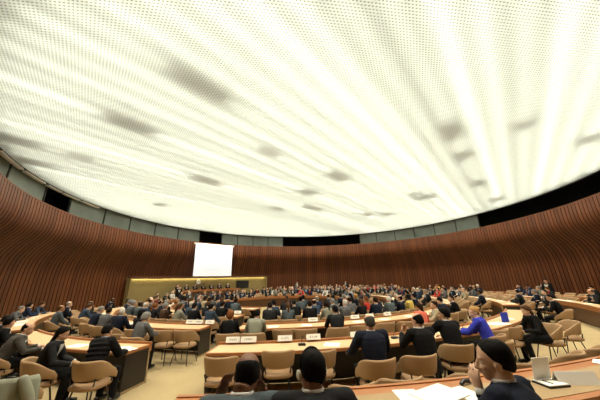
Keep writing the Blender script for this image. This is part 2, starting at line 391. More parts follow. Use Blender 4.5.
# ------------------------------------------------------------------ people
HRC, HRR = V((0, -.014, .018)), V((.0775, .0975, .1035))
SKC, SKR = V((0, -.012, .035)), V((.076, .097, .088))
def head_geo(bm, mt, sc=1, detail=True):
    T = mt @ Matrix.Scale(sc, 4)
    ell(bm, SKC, SKR, T, 24, 16)
    ell(bm, (0, .03, -.035), (.060, .062, .075), T, 20, 14)          # face
    ell(bm, (0, .05, -.088), (.036, .036, .026), T, 14, 10)           # chin
    ell(bm, (0, .0, -.06), (.058, .06, .05), T, 16, 10)               # jaw
    ell(bm, (0, .072, .03), (.050, .018, .012), T, 14, 8)             # brow
    for s in (-1, 1):
        ell(bm, (s*.036, .066, -.022), (.022, .02, .018), T, 12, 8)   # cheek
        ell(bm, (s*.079, -.008, -.005), (.010, .022, .032), T @ Matrix.Translation(V((0, 0, 0))), 12, 10)
    if detail:
        limb(bm, [T @ V((0, .086, .018)), T @ V((0, .104, -.022)), T @ V((0, .110, -.036))], [.009*sc, .012*sc, .014*sc], 10)
        for s in (-1, 1): ell(bm, (s*.012, .098, -.04), (.010, .012, .008), T, 10, 8)
        ell(bm, (0, .083, -.062), (.026, .014, .010), T, 12, 8)
def hair_geo(style, amp=.0):
    bm = bmesh.new(); U, W = 40, 24
    thick = {'short': .05, 'thick': .09, 'bald': .035, 'balding': .035, 'long': .10, 'ponytail': .07, 'bun': .07, 'curly': .20, 'parted': .055}[style]
    def r(d):
        y, z = d.y, d.z; ax = abs(d.x)
        if y < 0: th = -.12+min(1, -y*1.15)*(-.70 if style not in ('long', 'curly') else -.75)
        else: th = -.12+y*1.0
        if style in ('long', 'curly'): th -= .25*(1-abs(y))
        f = z-th+.06*noise.noise(d*6); m = max(0, min(1, (f+.11)/.22)); m = m*m*(3-2*m)
        if style in ('bald', 'balding'):
            lim = .42 if style == 'bald' else .62
            k = max(0, min(1, (z+.25*y-lim+.08)/.16)); m *= 1-k
            if y > .3: m *= max(0, 1-(y-.3)*3)
        t = thick
        nn_ = noise.noise(d*(3 if style != 'curly' else 6))*amp + noise.noise(d*9)*amp*.5
        if style == 'parted': t += .06*max(0, z)*(1 if d.x > -.3 else .2)
        if style == 'thick': t += .05*max(0, z)
        sup = (ax**2.5+abs(y)**2.5+abs(z)**2.5)**(-1/2.5)
        return .89+m*(.11+t+nn_*m+(sup-1)*(.8 if y < .2 else .3))
    rings = []
    for j in range(W+1):
        ph = PI*(j+.001)/(W+.002); ring = []
        for i in range(U):
            a = 2*PI*i/U; d = V((math.sin(ph)*math.cos(a), math.sin(ph)*math.sin(a), math.cos(ph)))
            k = r(d); ring.append(V((d.x*HRR.x*k, d.y*HRR.y*k, d.z*HRR.z*k))+HRC)
        rings.append(ring)
    loft(bm, rings)
    if style == 'long':
        rr = []
        for z, rx, ry, y in ((.05, .070, .05, -.05), (-.03, .083, .058, -.050), (-.10, .086, .054, -.056), (-.16, .080, .045, -.062), (-.20, .062, .034, -.062), (-.22, .03, .015, -.06)):
            rr.append([V((rx*math.cos(a), y+ry*math.sin(a)*(1 if math.sin(a) < 0 else .45), z+.01*math.sin(5*a))) for a in [2*PI*k/24 for k in range(24)]])
        loft(bm, rr)
    if style == 'ponytail':
        limb(bm, [(0, -.10, .055), (0, -.145, .04), (0, -.165, -.03), (0, -.15, -.12), (0, -.14, -.19)], [.025, .032, .036, .028, .010])
    if style == 'bun': ell(bm, (0, -.125, .055), (.045, .04, .042))
    return to_mesh(bm, 'hair', True)
HM = {}
for st in ('short', 'thick', 'bald', 'balding', 'long', 'ponytail', 'bun', 'curly', 'parted'):
    HM[st] = hair_geo(st, .10 if st == 'curly' else .035); HM[st].materials.append(M['black'])
bm = bmesh.new()
for s in (-1, 1): ell(bm, (s*.031, .0705, .005), (.0135, .0075, .0065), None, 12, 8, 0); ell(bm, (s*.031, .0755, .005), (.006, .0040, .006), None, 10, 8, 1)
EYES = to_mesh(bm, 'eyes', True); EYES.materials.append(M['eye']); EYES.materials.append(M['iris'])
bm = bmesh.new(); limb(bm, [(-.022, .090, -.061), (0, .0975, -.060), (.022, .090, -.061)], [.004, .0065, .004], 8); MOUTH = to_mesh(bm, 'mouth', True); MOUTH.materials.append(M['lip'])
bm = bmesh.new()
for s in (-1, 1): ell(bm, (s*.091, -.008, -.008), (.014, .026, .030), None, 14, 10, 0)
limb(bm, [V((.092*math.cos(a), -.008, .135*math.sin(a)+.0)) for a in [PI*k/14 for k in range(15)]], [.006]*15, 8, mi=1)
PHONES = to_mesh(bm, 'headphones', True); PHONES.materials.append(M['ivory']); PHONES.materials.append(M['blackp'])

def hand(bm, w, d, n, side, curl=.5, k=1):
    d = d.normalized(); n = (n-d*n.dot(d)).normalized(); l = d.cross(n)*side       # l points to the thumb side
    def ringp(c, wl, wn): return [c+l*wl*math.cos(a)+n*wn*math.sin(a) for a in [2*PI*i/14 for i in range(14)]]
    loft(bm, [ringp(w-d*.012, .022, .016), ringp(w+d*.01, .027, .017), ringp(w+d*.04, .038, .016), ringp(w+d*.08, .041, .013), ringp(w+d*.094, .038, .009)])
    for i, (o, ln) in enumerate(((.033, .072), (.011, .082), (-.011, .077), (-.032, .060))):
        b = w+d*.088+l*o; fan = l*(o*.35/.03)*.18
        d1 = (d+fan+n*curl*.55).normalized(); d2 = (d+fan+n*curl*1.5).normalized(); d3 = (d*.8+n*curl*2.4+fan).normalized()
        p1 = b+d1*ln*.45; p2 = p1+d2*ln*.33; p3 = p2+d3*ln*.24
        limb(bm, [b-d*.02, b, p1, p2, p3], [.0088, .0088, .0082, .0076, .0064], 10)
    t0 = w+d*.022+l*.026; t1 = t0+(d*.55+l*.75+n*.25).normalized()*.036; t2 = t1+(d*.85+l*.35+n*.35).normalized()*.032; t3 = t2+(d+n*.4).normalized()*.022
    limb(bm, [t0, t1, t2, t3], [.013, .0108, .0095, .0075], 10)
def ik(a, b, l1, l2, pole):
    d = b-a; L_ = d.length; mx = (l1+l2)*.995
    if L_ > mx: b = a+d*mx/L_; d = b-a; L_ = mx
    x = (l1*l1-l2*l2+L_*L_)/(2*L_); h = math.sqrt(max(0, l1*l1-x*x)); u = d/L_
    pl = (pole-u*pole.dot(u)).normalized()
    return a+u*x+pl*h, b
def person_meshes(name, lean=.2, side=0, twist=0, hp=.15, hy=0, hr=0, lh=None, rh=None, lhd=None, rhd=None, ln=None, rn=None, lcurl=.5, rcurl=.5, vox=.013, female=False, standing=False, build=1., wr=.003, hoff=(0, 0, 0), puffer=False, legs=True):
    up = V((math.sin(side), math.sin(lean)*math.cos(side), math.cos(lean)*math.cos(side))).normalized()
    Rt = Matrix.Rotation(twist, 3, up)
    fx = V((1, 0, 0)); fwd = up.cross(fx).normalized(); fx = fwd.cross(up).normalized()
    pz = .95 if standing else .60
    pel = V((0, -.04, pz))
    def fr(h):      # twist grows along the spine
        R_ = Matrix.Rotation(twist*max(0, min(1, h/.4)), 3, up); return R_ @ fx, R_ @ fwd
    f = .93 if female else 1.0
    SH = [(-.12, .165, .115), (-.04, .168, .118), (.06, .150*f, .108), (.16, .143*f, .104), (.27, .160*f, .112), (.36, .174*f, .116), (.425, .172*f, .112), (.465, .130*f, .094), (.495, .068, .068)]
    sl = .5*(.95 if female else 1)
    bend = lambda h: V((0, 1, 0))*(.05*(h/.5)**2*(1 if not standing else .0))
    def torso(bm, grow, h0=-1, h1=9, n=24, quilt=False):
        rr = []
        hs = [s_ for s_ in SH if h0 <= s_[0] <= h1]
        if quilt:
            out = []
            for a, b in zip(hs, hs[1:]):
                for q in range(4):
                    t = q/4; out.append(tuple(a[i]+(b[i]-a[i])*t for i in range(3)))
            hs = out+[hs[-1]]
        for i_, (h, rx, ry) in enumerate(hs):
            X, Y = fr(h); c = pel+up*h+bend(h); g = grow+(.012*(math.sin(h*2*PI/.075)) if quilt else 0)
            rx, ry = (rx*build+g), (ry*build+g)
            rr.append([c+X*rx*math.cos(a)+Y*ry*math.sin(a) for a in [2*PI*k/n for k in range(n)]])
        loft(bm, rr)
    X, Y = fr(.5); nb = pel+up*sl+bend(.5)
    shl = {s: pel+up*.440*(sl/.5)+bend(.44)+X*s*.178*f*build for s in (-1, 1)}
    ndir = (up*.6+V((0, 0, 1))*.6+Y*.12).normalized()
    hc = nb+ndir*.118+Y*.015+V(hoff)
    hm = Matrix.Translation(hc) @ (Matrix.Rotation(twist*.7+hy, 4, 'Z') @ Matrix.Rotation(hr, 4, 'Y') @ Matrix.Rotation(-hp, 4, 'X'))
    res_ = lambda q: (hm @ V(q[1:])) if q and q[0] == 'h' else q
    lh, rh = res_(lh), res_(rh)
    tgt = {-1: V(lh) if lh else V((-.17, .42, .775)), 1: V(rh) if rh else V((.17, .42, .775))}
    arms = {}
    for s in (-1, 1):
        e, w = ik(shl[s], tgt[s], .285, .255, V((s*.55, -.25, -.9)))
        arms[s] = (shl[s], e, w)
    body = bmesh.new(); torso(body, -.012)
    limb(body, [nb-up*.05, nb+ndir*.04, hc+hm.to_3x3() @ V((0, -.02, -.05))], [.066*(.9*f), .059*f, .057*f], 16)
    head_geo(body, hm, .97 if female else 1.0)
    if standing:
        lg = [[pel+V((s*.085, 0, -.02)), V((s*.10, .02, .50)), V((s*.10, -.01, .09))] for s in (-1, 1)]
    else:
        lg = [[pel+V((s*.09, 0, -.02)), V((s*.125, .40, .515)), V((s*.13, .36, .10))] for s in (-1, 1)]
    for l in lg:
        limb(body, l, [.078, .052, .035], 14)
        limb(body, [l[2]-V((0, .04, .045)), l[2]+V((0, .13, -.06))], [.032, .028], 10)
    for s in (-1, 1):
        a, e, w = arms[s]; limb(body, [a, a+(e-a)*.5, e, e+(w-e)*.45, w], [.050, .046, .038, .036, .026], 14)
        dd = (V(lhd) if s < 0 and lhd else V(rhd) if s > 0 and rhd else (w-e).normalized()*.7+V((-s*.25, .35, -.12)))
        nnn = V(ln) if s < 0 and ln else V(rn) if s > 0 and rn else V((0, 0, -1))
        hand(body, w, dd, nnn, s, lcurl if s < 0 else rcurl)
    out = {'body': remesh(body, 'body', vox, 2)}
    jk = bmesh.new(); torso(jk, .016+(.012 if puffer else 0), quilt=puffer, h1=.5)
    # close the collar and pad the shoulders
    loft(jk, [[nb+up*q_+X*r_*math.cos(a_)+Y*r_*math.sin(a_) for a_ in [2*PI*k_/18 for k_ in range(18)]] for q_, r_ in ((-.12, .10*f), (-.05, .092*f), (-.01, .079*f), (.010, .0765))])
    for s in (-1, 1):
        a, e, w = arms[s]; g = .016+(.010 if puffer else 0); wc = w-(w-e).normalized()*.025
        limb(jk, [nb-up*.045+X*s*.03, a+up*.018], [.060, .062*build], 14)
        limb(jk, [a, a+(e-a)*.5, e, e+(w-e)*.5, wc], [.060*build+g*.4, .050*build+g, .043+g, .038+g, .034+g*.6], 14)
    out['jacket'] = remesh(jk, 'jacket', max(vox, .011), 3, wr, nb)
    if legs:
        tr = bmesh.new(); rr = []
        torso(tr, .008, h1=.07)
        for l in lg: limb(tr, [l[0], l[0]+(l[1]-l[0])*.5, l[1], l[1]+(l[2]-l[1])*.5, l[2]], [.098, .088, .070, .062, .056], 14)
        out['trousers'] = remesh(tr, 'trousers', max(vox, .014), 2, wr*.7)
        for q_, l in enumerate(lg):
            so = bmesh.new(); limb(so, [l[2]-V((0, .05, .045)), l[2]+V((0, .05, -.045)), l[2]+V((0, .17, -.055))], [.042, .042, .032], 12)
            out['shoe%d' % q_] = to_mesh(so, 'shoe', True); out['shoe%d' % q_].materials.append(M['blackp'])
    # shirt: stand collar plus the V at the chest
    sb = bmesh.new(); n = 20; rr = []
    for k_, r_ in ((-.10, .058), (-.03, .063), (.0, .067), (.020, .0700), (.026, .066)):
        c = nb+ndir*k_
        rr.append([c+X*r_*math.cos(a)+Y*r_*math.sin(a)+Y*.004 for a in [2*PI*k/n for k in range(n)]])
    loft(sb, rr)
    def ptor(h, a, g):
        for (h0, x0, y0), (h1, x1, y1) in zip(SH, SH[1:]):
            if h0 <= h <= h1:
                t = (h-h0)/(h1-h0); rx, ry = (x0+(x1-x0)*t)*build+.016, (y0+(y1-y0)*t)*build+.016; break
        X_, Y_ = fr(h); return pel+up*h+bend(h)+X_*(rx+g)*math.sin(a)+Y_*(ry+g)*math.cos(a)
    tb = bmesh.new()
    for bmx, wid, g in ((sb, 1, .003), (tb, .22, .010)):
        rows = []
        for i in range(9):
            h = .45-.24*i/8; hw = .60*(1-i/8)*wid+.02 if wid == 1 else (.10-.0*i)
            rows.append([ptor(h, -hw+2*hw*j/6, g) for j in range(7)])
        for go in (0, -.012):
            pass
        back = [[p-Y*.03 for p in r] for r in rows]
        va = [[bmx.verts.new(p) for p in r] for r in rows]; vb = [[bmx.verts.new(p) for p in r] for r in back]
        for i in range(8):
            for j in range(6):
                bmx.faces.new((va[i][j], va[i][j+1], va[i+1][j+1], va[i+1][j])); bmx.faces.new((vb[i][j], vb[i+1][j], vb[i+1][j+1], vb[i][j+1]))
            bmx.faces.new((va[i][0], va[i+1][0], vb[i+1][0], vb[i][0])); bmx.faces.new((va[i][6], vb[i][6], vb[i+1][6], va[i+1][6]))
        for j in range(6): bmx.faces.new((va[0][j], vb[0][j], vb[0][j+1], va[0][j+1])); bmx.faces.new((va[8][j], va[8][j+1], vb[8][j+1], vb[8][j]))
    out['shirt'] = remesh(sb, 'shirt', .009, 1)
    if vox < .014:
        for s in (-1, 1):
            a, e, w = arms[s]; d = (w-e).normalized(); cb = bmesh.new(); limb(cb, [w-d*.05, w-d*.008], [.036, .037], 14)
            out['cuff%d' % s] = to_mesh(cb, 'cuff', True); out['cuff%d' % s].materials.append(M['white'])
    out['tie'] = to_mesh(tb, 'tie', True); out['tie'].materials.append(M['tie_red'])
    out['hm'] = hm
    return out
def person(pm, loc, rz, label, jacket, hair, hcol, skin, shirt='white', tie=None, face=False, trousers='black', group=None, phones=False, hs=1.0, size=1.0):
    e = empty('person', loc, rz); e.scale = (size, size, size); tag(e, label, 'person', group)
    b = inst('body', pm['body'], e, M['skin_'+skin])
    inst('jacket', pm['jacket'], e, M['cl_'+jacket])
    if 'trousers' in pm: inst('trousers', pm['trousers'], e, M['cl_'+trousers]); inst('shoe', pm['shoe0'], e, M['blackp']); inst('shoe', pm['shoe1'], e, M['blackp'])
    if shirt: inst('shirt', pm['shirt'], e, M['cl_'+shirt])
    if shirt:
        for q in ('cuff-1', 'cuff1'):
            if q in pm: inst('cuff', pm[q], e, M['cl_'+shirt])
    if tie: inst('tie', pm['tie'], e, M[tie])
    if hair:
        h = inst('hair', HM[hair], e, M['hair_'+hcol]); h.matrix_local = pm['hm'] @ Matrix.Scale(hs, 4)
    if face:
        q = inst('eyes', EYES, e, [M['eye'], M['iris']]); q.matrix_local = pm['hm']
        q = inst('mouth', MOUTH, e, M['lip']); q.matrix_local = pm['hm']
    if phones:
        q = inst('headphones', PHONES, e, [M['ivory'], M['blackp']]); q.matrix_local = pm['hm']
    return e
EXPO = 0.0
# ------------------------------------------------------------------ camera, light, view
FPX = 250.0; HOR = 279.0; ROLL = math.radians(-1.43)
pit = math.atan((HOR-200)/FPX)
cd = bpy.data.cameras.new('camera'); cd.sensor_width = 36; cd.lens = 36*FPX/600; cd.clip_end = 200; cd.clip_start = .05
cam = bpy.data.objects.new('camera', cd); COL.objects.link(cam)
cam.matrix_world = Matrix.Translation((0, 0, 2.05)) @ Matrix.Rotation(PI/2+pit, 4, 'X') @ Matrix.Rotation(ROLL, 4, 'Z')
S.camera = cam
w = bpy.data.worlds.new('world'); S.world = w; w.use_nodes = True
w.node_tree.nodes['Background'].inputs[0].default_value = (.9, .85, .7, 1); w.node_tree.nodes['Background'].inputs[1].default_value = .01
S.view_settings.view_transform = 'Standard'; S.view_settings.look = 'None'; S.view_settings.exposure = EXPO; S.view_settings.gamma = 1
S.cycles.use_denoising = True
S.cycles.max_bounces = 8; S.cycles.diffuse_bounces = 5; S.cycles.sample_clamp_indirect = 6

build_hall()

# screen, clock, monitor, podium
e = empty('projection_screen', (-9.49, 27.83, 2.58), math.atan2(29.44-26.22, 11-7.97)); tag(e, 'large white projection screen hanging on the slatted wall above the podium', 'screen')
bm = bmesh.new(); box(bm, (0, 0, 1.62), (4.36, .02, 3.24)); obj('screen_fabric', bm, mat('projected_slide', (.75, .78, .85), .8, .1, emit=((.72, .82, 1), .36)), e)
bm = bmesh.new(); limb(bm, [(-2.3, .02, 3.29), (2.3, .02, 3.29)], [.07, .07], 12); obj('roller_housing', bm, M['card'], e, True)
bm = bmesh.new(); limb(bm, [(-2.18, 0, .0), (2.18, 0, .0)], [.025, .025], 8); obj('bottom_bar', bm, M['card'], e, True)
bm = bmesh.new()
for i, (x0, ln) in enumerate(((-1.2, 2.0), (-1.2, 2.4), (-1.2, 1.7), (-.9, 2.1), (-.9, 1.5), (-1.2, 2.3))): box(bm, (x0+ln/2, -.013, 2.3-i*.33), (ln, .004, .05))
obj('slide_lines', bm, mat('slide_grey', (.55, .6, .72), .8, .1, emit=((.6, .68, .9), .42)), e)
p = pol(16.33, 140, 2.02, HC); e = empty('wall_clock', p, math.radians(140+90)); tag(e, 'round white wall clock on the lit olive panel below the screen', 'clock')
bm = bmesh.new(); bmesh.ops.create_cone(bm, cap_ends=True, segments=32, radius1=.27, radius2=.27, depth=.05, matrix=Matrix.Rotation(PI/2, 4, 'X')); obj('clock_case', bm, M['blackp'], e)
bm = bmesh.new(); bmesh.ops.create_cone(bm, cap_ends=True, segments=32, radius1=.25, radius2=.25, depth=.02, matrix=Matrix.Translation((0, .03, 0)) @ Matrix.Rotation(PI/2, 4, 'X')); obj('clock_face', bm, M['white'], e)
for a, ln in ((.6, .15), (-1.2, .21)):
    bm = bmesh.new(); box(bm, (0, .045, ln/2), (.02, .006, ln), Matrix.Rotation(a, 4, 'Y')); obj('clock_hand', bm, M['ink'], e)
p = pol(15.7, 122.3, 0, HC); e = empty('television', p, math.radians(122.3+90)); tag(e, 'black flat television on a stand at the right end of the podium', 'television')
bm = bmesh.new(); box(bm, (0, 0, 1.62), (1.5, .07, .86)); bmesh.ops.bevel(bm, geom=bm.edges[:], offset=.012, segments=2, affect='EDGES'); obj('screen_panel', bm, M['blackp'], e)
bm = bmesh.new(); limb(bm, [(0, 0, .03), (0, 0, 1.4)], [.035, .03]); obj('pole', bm, M['black'], e, True)
bm = bmesh.new(); box(bm, (0, 0, .02), (.8, .5, .04)); obj('base', bm, M['black'], e)
bm = bmesh.new(); arc_slab(bm, 12.35, 14.45, 0, .5, 112, 149); struct(obj('platform_podium', bm, M['brown_panel']))
desk(12.7, 13.35, 116, 145, 'long red brown podium desk on the raised dais in front of the lit olive wall', z=.5, panel='red_panel' if 'red_panel' in M else 'brown_panel')

ORD = ['zeroth', 'first', 'second', 'third', 'fourth', 'fifth', 'sixth', 'seventh', 'eighth', 'ninth', 'tenth', 'eleventh', 'twelfth', 'thirteenth', 'fourteenth', 'fifteenth', 'sixteenth', 'seventeenth', 'eighteenth', 'nineteenth', 'twentieth']
TENS = {2: 'twenty', 3: 'thirty', 4: 'forty', 5: 'fifty'}
def ordn(i):
    if i <= 20: return ORD[i]
    return TENS[i//10]+('-'+ORD[i % 10] if i % 10 else 'th').replace('yth', 'ieth')
# ---- desks
desk(14.75, 15.40, -89.9, -46, 'nearest curved desk with tan top and wooden border, running off the lower right', z=TIER, inlay='desk_tan', border=.17, lip=False, ledge=.748)
desk(11.4, 12.1, -93.2, -37.5, 'long curved desk with cream top and white nameplates, second from the viewer')
desk(11.4, 12.1, -127, -101.2, 'curved desk at left with dark end panel beside the aisle')
desk(11.4, 12.1, -162, -131, 'curved desk by the left slatted wall, behind the seated group')
desk(9.0, 9.7, -94.3, -43, 'third curved desk from the viewer, middle block, with small nameplates')
desk(9.0, 9.7, -128, -100.6, 'third curved desk left of the aisle with two empty chairs', ends=(True, True))
desk(9.0, 9.7, -170, -132, 'third ring desk by the left wall')
desk(6.6, 7.3, -92.5, -40, 'fourth curved desk from the viewer, middle block')
desk(6.6, 7.3, -172, -100, 'fourth curved desk from the viewer, left of the aisle')
desk(4.2, 4.9, -90, -40, 'innermost ring desk, near middle block')
desk(4.2, 4.9, -172, -102, 'innermost ring desk, left block')
desk(4.2, 4.9, -30, 170, 'innermost ring desk on the far side, with light top', panel='brown_panel')
desk(6.6, 7.3, -30, 170, 'second ring desk on the far side', panel='brown_panel')
desk(9.0, 9.7, -29, 168, 'third ring desk sweeping along the right and far side', panel='brown_panel')
desk(11.4, 12.1, -28, 104, 'fourth ring desk sweeping along the right and far side', panel='brown_panel')
desk(14.2, 14.9, -34, 96, 'fifth ring desk along the right and far wall', panel='brown_panel')
desk(16.5, 17.2, -26, 13, 'outermost desk by the right slatted wall', panel='brown_panel')

# ---- pose library
PM = {}
def P(n, **k): PM[n] = person_meshes(n, **k)
GV = .015
P('write', lean=.30, hp=.45, lh=(-.16, .47, .785), rh=(.13, .50, .785), vox=GV)
P('sit', lean=.05, hp=.08, lh=(-.12, .36, .66), rh=(.13, .37, .66), vox=GV)
P('cross', lean=-.08, hp=.02, lh=(.12, .20, .86), rh=(-.12, .22, .82), vox=GV, hy=.2)
P('chin', lean=.28, hp=.15, lh=(-.13, .47, .785), rh=(.07, .30, 1.035), rhd=(-.3, .1, 1), rn=(-.2, -1, 0), vox=GV, hy=-.2)
P('left', lean=.15, hp=.1, twist=.4, hy=.6, lh=(-.22, .40, .785), rh=(.08, .48, .785), vox=GV)
P('right', lean=.15, hp=.1, twist=-.4, hy=-.6, lh=(-.08, .48, .785), rh=(.22, .40, .785), vox=GV)
P('bow', lean=.52, hp=.35, lh=(-.18, .58, .785), rh=(.18, .56, .785), vox=GV)
P('wsit', lean=.06, hp=.1, lh=(-.12, .40, .70), rh=(.13, .42, .70), vox=GV, female=True, build=.92)
P('wwrite', lean=.30, hp=.45, lh=(-.15, .47, .785), rh=(.12, .50, .785), vox=GV, female=True, build=.92)
P('wturn', lean=.12, hp=.1, twist=.35, hy=.6, lh=(-.2, .42, .785), rh=(.08, .47, .785), vox=GV, female=True, build=.92)
P('stand', standing=True, lean=.0, hp=.1, lh=(-.24, .06, .78), rh=(.24, .08, .78), vox=GV)
MALE = ['write', 'sit', 'cross', 'chin', 'left', 'right', 'bow', 'write', 'sit']; FEM = ['wsit', 'wwrite', 'wturn']
DARKS = ['black', 'charcoal', 'navy', 'navy', 'charcoal', 'dark blue', 'slate', 'steel blue', 'charcoal', 'black', 'grey']
LIGHTS = ['brown', 'beige', 'olive', 'khaki', 'white', 'pale blue', 'red', 'teal', 'grey', 'steel blue', 'beige', 'brown', 'khaki', 'yellow']
HD = {'short': 'short {} hair', 'parted': 'parted {} hair', 'bald': 'bald crown', 'balding': 'thinning {} hair', 'thick': 'thick {} hair', 'long': 'long {} hair', 'ponytail': '{} ponytail', 'bun': '{} bun', 'curly': 'curly {} hair'}
rnd = random.Random(5)
def look(dark=.78):
    fem = rnd.random() < .24
    if fem:
        st = rnd.choice(['long', 'ponytail', 'bun', 'curly', 'long']); hc = rnd.choice(['black', 'dark brown', 'brown', 'blonde', 'auburn', 'brown', 'grey'])
        cl = rnd.choice(DARKS if rnd.random() < .62 else LIGHTS); pose = rnd.choice(FEM)
    else:
        st = rnd.choice(['short', 'short', 'parted', 'thick', 'balding', 'bald', 'short', 'parted']); hc = rnd.choice(['black', 'dark brown', 'black', 'grey', 'grey', 'white', 'brown', 'dark brown'])
        cl = rnd.choice(DARKS if rnd.random() < dark+.1 else LIGHTS); pose = rnd.choice(MALE)
    sk = rnd.choice(['light', 'fair', 'light', 'olive', 'fair', 'brown', 'dark'] if hc in ('black', 'dark brown') else ['light', 'fair', 'light', 'fair', 'olive'])
    return fem, st, hc, cl, pose, sk
def ldesc(cl, st, hc, fem): return f"person in {cl} {'top' if fem else 'suit'}, {HD[st].format(hc)}"
def paper(R, th, z, label, s=(.21, .297), rot=0, m='white', thick=.004, cat='paper', name='paper_sheet', group=None):
    p = pol(R, th, z); bm = bmesh.new(); box(bm, (0, 0, thick/2), (s[0], s[1], thick)); o = obj(name, bm, M[m]); o.location = p; o.rotation_euler = (0, 0, math.radians(th+90)+rot)
    return tag(o, label, cat, group)
def glyphs(bm, text_seed, w, h, yoff, zc, tilt, n):
    r = random.Random(text_seed); x = -w/2
    cw = w/n
    for i in range(n):
        k = r.choice(('I', 'L', 'E', 'T', 'H', 'N'))
        cx = x+cw*(i+.5); g = cw*.62
        st = []
        if k in 'ILEH': st.append((cx-g/2 if k != 'I' else cx, zc, .16*cw, h))
        if k in 'HN': st.append((cx+g/2, zc, .16*cw, h))
        if k == 'N': st.append((cx-g/2, zc, .16*cw, h))
        if k in 'LE': st.append((cx, zc-h/2+.08*h, g, .16*h))
        if k in 'ET': st.append((cx, zc+h/2-.08*h, g, .16*h))
        if k in 'EH': st.append((cx, zc, g, .16*h))
        if k == 'T': st.append((cx, zc, .16*cw, h))
        for a, b, c, d in st: box(bm, (a, yoff, b), (c, .0015, d), tilt)
def nameplate(R, th, z, label, w=.29, h=.105, ink=True, rot=0, seed=0, n=6, m='card', group=None, face=-1):
    e = empty('nameplate', pol(R, th, z), math.radians(th+90)+rot); tag(e, label, 'nameplate', group)
    bm = bmesh.new(); d = .045
    rings = [[V((x, -d, 0)), V((x, -.002, h)), V((x, .002, h)), V((x, d, 0)), V((x, d-.003, 0)), V((x, 0, h-.006)), V((x, -d+.003, 0))] for x in (-w/2, w/2)]
    loft(bm, rings); obj('card', bm, M[m], e)
    if ink:
        bm = bmesh.new(); a = math.atan2(d, h); sl = math.hypot(d, h)
        T = Matrix.Translation((0, -d, 0)) @ Matrix.Rotation(-a, 4, 'X')
        glyphs(bm, seed, w*.55, .034, -.0025, sl*.52, T, n); obj('lettering', bm, M['ink'], e)
    return e

# ---- generic rows: (name, Ro, th0, th1, step in metres, occupancy, from-which-end, full detail chairs, paper rate)
FAR = []
def row(dname, Ro, t0, t1, step, occ, end, full=False, papers=.6, reverse=False, off=.42, seed=0, dark=.84, plates=0):
    global rnd
    rnd = random.Random(seed)
    Rs = Ro+off; dt = math.degrees(step/Rs); n = int((t1-t0)/dt); st = (t1-t0)/n
    ths = [t0+st*(i+.5) for i in range(n)]
    if reverse: ths = ths[::-1]
    for i, th in enumerate(ths):
        pl = f'{ordn(i+1)} from {end}, {dname}'
        oc = occ(th) if callable(occ) else occ
        u = rnd.random(); jt = rnd.uniform(-.6, .6)*.5; jr = rnd.uniform(-.06, .10)
        L_ = look(dark); face = math.sin(math.radians(th)) > -.2
        if u < oc:
            fem, sty, hc, cl, pose, sk = L_
            if 'rear' in dname: pose = rnd.choice(['wsit'] if fem else ['sit', 'cross', 'sit'])
            p = pol(Rs+jr*.5, th+jt, 0)
            sh = rnd.choice(['white', 'pale blue', 'white']) if not fem else rnd.choice(['white', 'black', 'red'])
            person(PM[pose], p, math.radians(th+90+rnd.uniform(-9, 9)), ldesc(cl, sty, hc, fem)+', '+pl, cl, sty, hc, sk, sh, None if fem else rnd.choice(['tie_red', 'tie_blue', None]), face=face and full, trousers='black')
            if 22 < th < 175: FAR.append((Rs+.02+jr*.5, th+jt))
            else: chair(Rs+.02+jr*.5, th+jt, f'occupied tan chair, {pl}', full=full)
        else:
            chair(Rs-.12+jr*1.5, th+jt, f'empty tan chair, {pl}', full=full, rot=rnd.uniform(-14, 14))
        if rnd.random() < papers: paper(Ro-.25+rnd.uniform(-.08, .06), th+rnd.uniform(-1, 1), .7425, f'white paper before {pl}', rot=rnd.uniform(-.5, .5), s=(.21, .297) if rnd.random() < .6 else (.42, .3))
        if plates and i % plates == 0: nameplate(Ro-.60, th+1, .786, f'nameplate before {pl}', seed=i+seed)
    return ths

row('third desk middle block', 9.7, -81.2, -75.0, .72, 1, 'left', True, .8, seed=41, off=.5) if False else None
row('fourth desk middle block', 7.3, -92, -40.5, .70, .93, 'left', True, .8, seed=3, plates=2)
row('fourth desk left block', 7.3, -171, -100.5, .72, .9, 'left', True, .8, seed=4, plates=2)
row('innermost near desk middle', 4.9, -89, -41, .70, .95, 'left', False, .8, seed=5)
row('innermost near desk left', 4.9, -171, -103, .70, .95, 'left', False, .8, seed=6)
row('innermost far desk', 4.9, -29, 169, .72, lambda t: .5 if t < 10 else .92, 'right', False, .8, seed=7, dark=.55)
row('second far ring desk', 7.3, -29, 169, .74, lambda t: .25 if t < 5 else .5 if t < 25 else .88, 'right', False, .8, seed=8, dark=.6)
row('third far ring desk', 9.7, -28, 112, .74, lambda t: .18 if t < 8 else .4 if t < 30 else .85, 'right', False, .8, seed=9, dark=.65)
row('third far ring left of podium', 9.7, 146, 167, .74, .8, 'right', False, .6, seed=29, dark=.65)
row('fourth far ring desk', 12.1, -27, 103, .78, lambda t: .22 if t < 12 else .4 if t < 35 else .8, 'right', False, .7, seed=10, dark=.7)
row('fifth ring desk', 14.9, -26, 95, .80, lambda t: .40 if t < 20 else .45 if t < 45 else .8, 'right', False, .7, seed=12, dark=.7)
row('outermost right desk', 17.2, -25, 12, .85, .45, 'right', False, .5, seed=13, off=.38)
row('third desk left block', 9.7, -127.5, -108, .74, .75, 'left', True, .8, seed=16, off=.5)
row('third desk by left wall', 9.7, -169, -133, .74, .6, 'left', False, .7, seed=17)
row('second desk by left wall', 12.1, -161, -132, .76, .55, 'left', False, .6, seed=18)
row('fourth desk rear seats', 6.9+1.22, -91.5, -43, .62, 1, 'left', True, 0, seed=21, off=.42)
row('left aisle rear seats', 6.9+1.22, -150, -101, .64, .97, 'left', True, 0, seed=22, off=.42)
row('rear seats inner desk', 4.6+1.15, -89, -43, .62, .98, 'left', False, 0, seed=23, off=.42)
